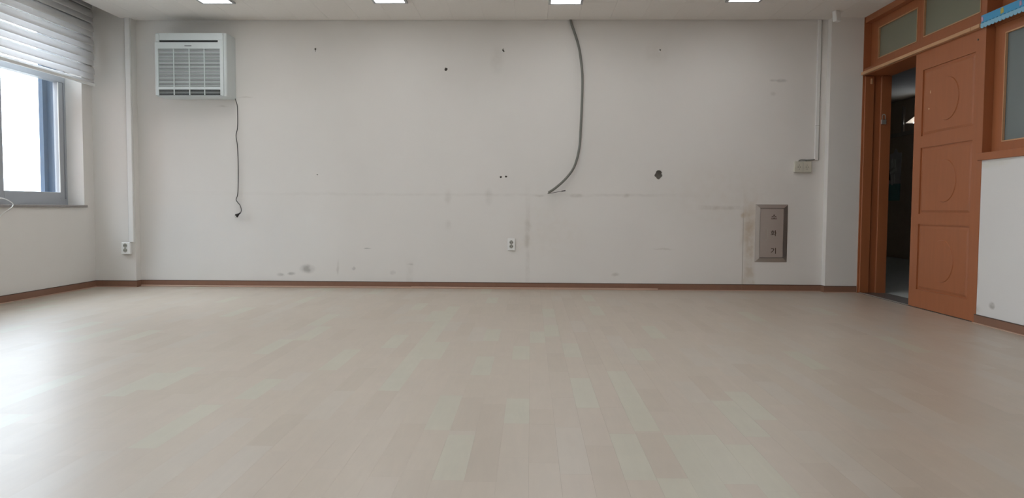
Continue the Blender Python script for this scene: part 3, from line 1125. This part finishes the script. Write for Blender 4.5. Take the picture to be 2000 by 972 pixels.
# ---- power outlets
def socket(parent, c, axis_dir, r, mat_face):
    """round socket facing -y at centre c (x, y, z)"""
    x, y, z = c
    s = MB().disc((x, y, z), 'y', r, -0.002, 24).build('socket', mat_face, parent)
    for dx in (-0.0095, 0.0095):
        MB().disc((x + dx, y - 0.002, z), 'y', 0.0042, -0.0008, 10).build('hole', 'cord', s)
    for dz in (-r * 0.86, r * 0.86):
        MB().box(x - 0.004, x + 0.004, y - 0.0030, y - 0.002, z + dz - 0.0025, z + dz + 0.0025).build('earth_clip', 'cord', s)
    return s


def outlet(x0, x1, z0, z1, yw, depth, centres, r, plate, face, label, bev=0.006):
    o = empty('power_outlet', ((x0 + x1) / 2, yw, z0))
    MB().box(x0, x1, yw - depth, yw, z0, z1, bev, 2).build('plate', plate, o)
    for cx, cz in centres:
        socket(o, (cx, yw - depth, cz), None, r, face)
    tag(o, label, 'outlet', 'power outlets')
    return o


outlet(-0.227, -0.153, 0.378, 0.498, 0.0, 0.016, [(-0.190, 0.4585), (-0.190, 0.4185)], 0.0185, 'white_pl', 'socket', 'white double power outlet low in the middle of the back wall')
outlet(-3.994, -3.906, 0.323, 0.440, -PIL, 0.038, [(-3.954, 0.408), (-3.954, 0.362)], 0.020, 'white_pl', 'socket', 'white double power outlet box on the pilaster near the window')
oR = outlet(2.530, 2.694, 1.149, 1.256, 0.0, 0.032, [(2.573, 1.200), (2.648, 1.200)], 0.022, 'beige_pl', 'beige_pl', 'beige side-by-side power outlet box above the steel cabinet')
MB().box(2.6095, 2.6115, -0.0335, -0.03, 1.156, 1.249).build('joint', 'socket', oR)

# ---- cable trunking
t = empty('cable_trunking', (-3.897, -PIL, 0.44))
MB().box(-3.923, -3.874, -PIL - 0.028, -PIL, 0.441, 2.62, 0.003).build('cover', 'trunk', t)
MB().box(-3.932, -3.923, -PIL - 0.010, -PIL, 0.441, 2.62).build('shadow_line', 'gap', t)  # dark strip stands in for the shadow left of the cover
tag(t, 'white vertical cable trunking above the outlet near the window', 'trunking')
t = empty('cable_trunking', (2.741, 0, 1.267))
MB().box(2.725, 2.759, -0.017, 0.0, 1.267, 1.598, 0.002).build('cover', 'trunk', t)
MB().box(2.727, 2.760, -0.017, 0.0, 1.6005, 2.606, 0.002).build('cover', 'trunk', t)
MB().box(2.760, 2.766, -0.008, 0.0, 1.267, 2.606).build('shadow_line', 'gap', t)  # painted shadow strip along the right of the covers
MB().tube(spline([(2.735, -0.010, 1.276), (2.715, -0.012, 1.272), (2.66, -0.013, 1.268), (2.600, -0.014, 1.270), (2.578, -0.014, 1.262), (2.570, -0.014, 1.250)], 6), 0.006, 8).build('wire', 'wire_g', t)
MB().tube(spline([(2.66, -0.013, 1.268), (2.645, -0.016, 1.262), (2.635, -0.018, 1.252)], 6), 0.005, 8).build('wire', 'wire_g', t)
tag(t, 'slim white cable trunking running down to the beige outlet', 'trunking')

# ---- recessed extinguisher cabinet
cx0, cx1, cz0, cz1 = 2.176, 2.486, 0.282, 0.841
ix0, ix1, iz0, iz1 = 2.216, 2.447, 0.322, 0.806
cab = empty('extinguisher_cabinet', ((cx0 + cx1) / 2, 0, cz0))
tag(cab, 'stainless steel fire extinguisher cabinet door with Korean lettering', 'cabinet')
b = bmesh.new()
O = [(cx0, 0, cz0), (cx1, 0, cz0), (cx1, 0, cz1), (cx0, 0, cz1)]
k = 0.002
O2 = [(cx0 + k, -0.006, cz0 + k), (cx1 - k, -0.006, cz0 + k), (cx1 - k, -0.006, cz1 - k), (cx0 + k, -0.006, cz1 - k)]
I2 = [(ix0, -0.017, iz0), (ix1, -0.017, iz0), (ix1, -0.017, iz1), (ix0, -0.017, iz1)]
I3 = [(q[0], 0.0, q[2]) for q in I2]
V = [[b.verts.new(q) for q in L] for L in (O, O2, I2, I3)]
for i in range(4):
    for j in range(4):
        b.faces.new((V[i][j], V[i][(j + 1) % 4], V[(i + 1) % 4][(j + 1) % 4], V[(i + 1) % 4][j]))
bmesh.ops.recalc_face_normals(b, faces=b.faces[:])
mb = MB()
mb._add(b)
mb.build('frame', 'steel', cab)
MB().box(ix0 - 0.002, ix1 + 0.002, -0.002, 0.0, iz0 - 0.002, iz1 + 0.002).build('recess', 'cord', cab)
dr = MB().box(ix0 + 0.004, ix1 - 0.003, -0.010, -0.002, iz0 + 0.004, iz1 - 0.004, 0.001).build('cabinet_door', 'steel', cab)


def slot_ring(x0, x1, z0, z1, rr, n=10):
    P = []
    for cx_, cz_, a0 in ((x1 - rr, z1 - rr, 0), (x0 + rr, z1 - rr, 90), (x0 + rr, z0 + rr, 180), (x1 - rr, z0 + rr, 270)):
        for i in range(n):
            a = math.radians(a0 + 90 * i / (n - 1))
            P.append((cx_ + rr * math.cos(a), cz_ + rr * math.sin(a)))
    return P


hx0, hx1, hz0, hz1 = 2.2625, 2.2965, 0.492, 0.616
me = filled([slot_ring(hx0, hx1, hz0, hz1, 0.0165), slot_ring(hx0 + 0.006, hx1 - 0.006, hz0 + 0.008, hz1 - 0.008, 0.0105)], 0.002)
mb = MB()
mb.bm.from_mesh(me)
for v in mb.bm.verts:
    v.co = Vector((v.co.x, -v.co.z - 0.0125, v.co.y))
bmesh.ops.recalc_face_normals(mb.bm, faces=mb.bm.faces[:])
mb.build('handle', 'lock', dr)
MB().box(hx0 + 0.005, hx1 - 0.005, -0.0106, -0.0098, hz0 + 0.008, hz1 - 0.008).build('handle_recess', 'steel', dr)
for ch, zc in (('소', 0.722), ('화', 0.563), ('기', 0.392)):
    cu = bpy.data.curves.new('letter', 'FONT')
    cu.body = ch
    cu.size = 0.075
    cu.extrude = 0.0006
    cu.offset = 0.0010
    me = mesh_from_curve(cu)
    mb = MB()
    mb.bm.from_mesh(me)
    xs_ = [v.co.x for v in mb.bm.verts]
    ys_ = [v.co.y for v in mb.bm.verts]
    mx, my = (min(xs_) + max(xs_)) / 2, (min(ys_) + max(ys_)) / 2
    for v in mb.bm.verts:
        v.co = Vector((2.352 + (v.co.x - mx) * 0.86, -0.0108 - v.co.z, zc + (v.co.y - my) * 0.80))
    mb.build('letter', 'letter', dr)

# ---- motion sensor at the ceiling
pir = empty('motion_sensor', (2.772, -0.33, H))
tag(pir, 'small white motion sensor hanging from the ceiling by the door pilaster', 'sensor')
mt = Matrix.Translation((2.771, -0.335, 2.552)) @ Matrix.Rotation(math.radians(28), 4, 'Z') @ Matrix.Rotation(math.radians(-6), 4, 'X')
MB().box(-0.030, 0.030, -0.022, 0.022, -0.052, 0.047, 0.006, 2, mtx=mt).build('housing', 'white_pl', pir)
MB().box(-0.006, 0.0, -0.0192, -0.017, 0.018, 0.030, mtx=mt).build('indicator', 'socket', pir)
mb = MB().box(2.757, 2.789, -0.335, -0.300, 2.592, 2.600, 0.002)
mb.box(2.767, 2.779, -0.322, -0.308, 2.560, 2.594)
mb.build('bracket', 'white_pl', pir)


# ---- ceiling lights
def light(x, y, label, group='LED ceiling panels'):
    e = empty('ceiling_light', (x, y, H))
    w, l, fr, th = 0.300, 1.200, 0.0215, 0.014
    mb = MB()
    mb.box(x - w / 2, x - w / 2 + fr, y - l / 2, y + l / 2, H - th, H)
    mb.box(x + w / 2 - fr, x + w / 2, y - l / 2, y + l / 2, H - th, H)
    mb.box(x - w / 2 + fr, x + w / 2 - fr, y - l / 2, y - l / 2 + fr, H - th, H)
    mb.box(x - w / 2 + fr, x + w / 2 - fr, y + l / 2 - fr, y + l / 2, H - th, H)
    mb.build('frame', 'led_frame', e)
    MB().box(x - w / 2 + fr, x + w / 2 - fr, y - l / 2 + fr, y + l / 2 - fr, H - th + 0.003, H - 0.002).build('diffuser', 'led', e)
    tag(e, label, 'ceiling light', group)
    return e


LXS = [-2.782, -1.247, 0.292, 1.827]
LYS = [-0.648, -0.652, -0.612, -0.672]
names = ['lit LED ceiling panel above the air conditioner, nearest the window', 'lit LED ceiling panel second from the window',
         'lit LED ceiling panel above the hanging grey conduit', 'lit LED ceiling panel nearest the door']
for x, y, n_ in zip(LXS, LYS, names):
    light(x, y - 0.6 + 0.005, n_)
for j in (1, 2):
    for x in LXS:
        light(x, -1.25 - 2.4 * j, 'lit LED ceiling panel in the rows nearer the camera, out of the picture')


# ---- roller blind
BX, BY1, BY0 = -4.211, -0.156, -2.20
bl = empty('zebra_blind', (BX, (BY0 + BY1) / 2, 1.94))
tag(bl, 'white banded roller blind half lowered over the left window', 'blind')


def strip(z_top, z_bot, x_top, x_bot, bulge, y0, y1, th=0.0012, n=6):
    b = bmesh.new()
    rows = []
    for i in range(n + 1):
        t = i / n
        z = z_top + (z_bot - z_top) * t
        x = x_top + (x_bot - x_top) * t + bulge * math.sin(math.pi * t)
        rows.append([b.verts.new((x - th / 2, y0, z)), b.verts.new((x - th / 2, y1, z)), b.verts.new((x + th / 2, y1, z)), b.verts.new((x + th / 2, y0, z))])
    for i in range(n):
        for j in range(4):
            f = b.faces.new((rows[i][j], rows[i][(j + 1) % 4], rows[i + 1][(j + 1) % 4], rows[i + 1][j]))
            f.smooth = j in (0, 2)
    b.faces.new(rows[0])
    b.faces.new(rows[-1])
    bmesh.ops.recalc_face_normals(b, faces=b.faces[:])
    return b


PER = 0.134
for k in range(-1, 6):
    zb_ = 1.992 + PER * k + PER
    z_lo = max(zb_ - PER + 0.003, 1.962)
    mid = zb_ - 0.066
    if zb_ > 2.80:
        zb_ = 2.80
    if mid - 0.012 > z_lo:
        mb = MB()
        mb._add(strip(zb_ - 0.0045, mid - 0.012, BX - 0.004, BX + 0.010, 0.007, BY0, BY1))
        mb.build('fabric_band', 'fabric', bl)
        mb = MB()
        mb._add(strip(mid + 0.012, z_lo, BX - 0.010, BX + 0.006, 0.004, BY0, BY1 - 0.002))
        mb.build('fabric_band', 'fabric', bl)
        mb = MB()
        mb._add(strip(zb_ + 0.010, zb_ - 0.010, BX - 0.014, BX - 0.012, 0.0, BY0, BY1 - 0.003, n=1))
        mb.build('sheer_band', 'sheer', bl)
    else:
        mb = MB()
        mb._add(strip(zb_ - 0.0035, z_lo, BX - 0.004, BX + 0.006, 0.003, BY0, BY1))
        mb.build('fabric_band', 'fabric', bl)
MB().box(BX - 0.009, BX + 0.011, BY0 - 0.002, BY1 + 0.004, 1.940, 1.966, 0.004, 2).build('bottom_rail', 'white_pl', bl)
MB().tube([(BX - 0.03, BY0, 2.80), (BX - 0.03, BY1, 2.80)], 0.032, 16).build('roller', 'white_pl', bl)
MB().box(BX - 0.06, BX + 0.045, BY1 + 0.002, BY1 + 0.010, 2.70, 2.855).build('bracket', 'white_pl', bl)

# ---- white cable on the window sill
cb = MB().tube(spline([(-4.32, -1.56, 0.812), (-4.28, -1.47, 0.835), (-4.262, -1.425, 0.850), (-4.245, -1.370, 0.838), (-4.240, -1.318, 0.815), (-4.238, -1.303, 0.797), (-4.238, -1.318, 0.778), (-4.240, -1.345, 0.762), (-4.252, -1.39, 0.735), (-4.262, -1.43, 0.70)], 7), 0.0038, 8).build('white_cable', 'white_pl')
tag(cb, 'thin white cable looping over the grey window sill', 'cable')
MB().box(-4.285, -4.258, -1.475, -1.440, 0.801, 0.846, 0.003).build('connector', 'beige_pl', cb)

# ---- padlock on the jamb
pk = empty('padlock', (3.312, -0.138, 1.60))
tag(pk, 'small silver padlock hanging on the brown door jamb', 'padlock')
MB().box(3.289, 3.335, -0.152, -0.134, 1.597, 1.641, 0.004, 2).build('body', 'lock', pk)
arc = [(3.297, -0.143, 1.638), (3.297, -0.143, 1.672)] + [(3.312 + 0.015 * math.cos(math.radians(a)), -0.143, 1.674 + 0.015 * math.sin(math.radians(a))) for a in range(170, 0, -20)] + [(3.327, -0.143, 1.672), (3.327, -0.143, 1.638)]
MB().tube(arc, 0.0036, 8).build('shackle', 'lock', pk)
mb = MB().box(3.306, 3.318, -0.150, -0.130, 1.688, 1.694)
mb.build('staple', 'lock', pk)

# ---- blue scalloped border above the corridor window
vl = empty('wall_border', (XR - 0.01, -2.45, 2.05))
tag(vl, 'bright blue scalloped felt border above the corridor window', 'border')
VY1, VY0, VZ0, VZ1 = -1.992, -3.19, 2.072, 2.140
MB().box(XR - 0.016, XR - 0.008, VY0, VY1, VZ0, VZ1).build('band', 'blue', vl)
pts = [(VY0, VZ0 + 0.012), (VY1, VZ0 + 0.012)]
sw = 0.040
n = int((VY1 - VY0) / sw)
for i in range(n):
    ya = VY1 - i * sw
    for a in range(0, 181, 30):
        pts.append((ya - sw / 2 + sw / 2 * math.cos(math.radians(a)), 2.064 - 0.014 * math.sin(math.radians(a))))
pts.append((VY0, 2.064))
MB().prism(pts, 'x', XR - 0.020, XR - 0.0165).build('scallop', 'blue_l', vl)
mb = MB()
for i in range(n):
    ya = VY1 - (i + 0.5) * sw
    mb.prism([(ya + 0.012, 2.086), (ya + 0.004, 2.090), (ya - 0.011, 2.090), (ya - 0.004, 2.084)], 'x', XR - 0.018, XR - 0.016)
mb.build('shadow_dots', 'blue_d', vl)  # dots of shade above the scallops, put in as dark colour
for yc in (-2.225, -2.60, -2.97):
    MB().prism([(yc - 0.018, 2.100), (yc + 0.012, 2.096), (yc + 0.014, 2.128), (yc - 0.004, 2.137), (yc - 0.016, 2.130)], 'x', XR - 0.019, XR - 0.016).build('yellow_motif', 'yellow', vl)
for yc in (-2.008, -2.42, -2.79):
    MB().prism([(yc - 0.012, 2.100), (yc + 0.010, 2.096), (yc + 0.012, 2.126), (yc - 0.004, 2.130)], 'x', XR - 0.019, XR - 0.016).build('pink_motif', 'pink', vl)

# ---- poster in the corridor
po = empty('poster', (CX - 0.01, 5.6, 0.96))
tag(po, 'dim grey and teal poster on the dark corridor wall', 'poster')
MB().prism([(5.39, 1.24), (5.95, 1.24), (5.95, 1.76), (5.80, 1.745), (5.66, 1.76), (5.58, 1.83), (5.50, 1.76), (5.37, 1.75)], 'x', CX - 0.006, CX - 0.001).build('sheet', 'poster', po)
MB().prism([(5.40, 0.96), (5.95, 0.96), (5.95, 1.24), (5.39, 1.24)], 'x', CX - 0.006, CX - 0.001).build('lower_sheet', 'poster_t', po)
mb = MB()
for q in ([(5.62, 1.55), (5.72, 1.50), (5.74, 1.62), (5.68, 1.68)], [(5.55, 1.52), (5.60, 1.50), (5.61, 1.66), (5.56, 1.64)], [(5.52, 1.46), (5.76, 1.40), (5.78, 1.44), (5.54, 1.51)],
          [(5.64, 1.22), (5.70, 1.22), (5.72, 1.40), (5.66, 1.41)], [(5.56, 1.25), (5.61, 1.24), (5.62, 1.40), (5.58, 1.41)]):
    mb.prism(q, 'x', CX - 0.008, CX - 0.005)
mb.build('printed_figure', 'poster_w', po)
MB().prism([(5.74, 1.30), (5.80, 1.32), (5.83, 1.46), (5.79, 1.52), (5.76, 1.42)], 'x', CX - 0.008, CX - 0.005).build('printed_shadow', 'poster_k', po)
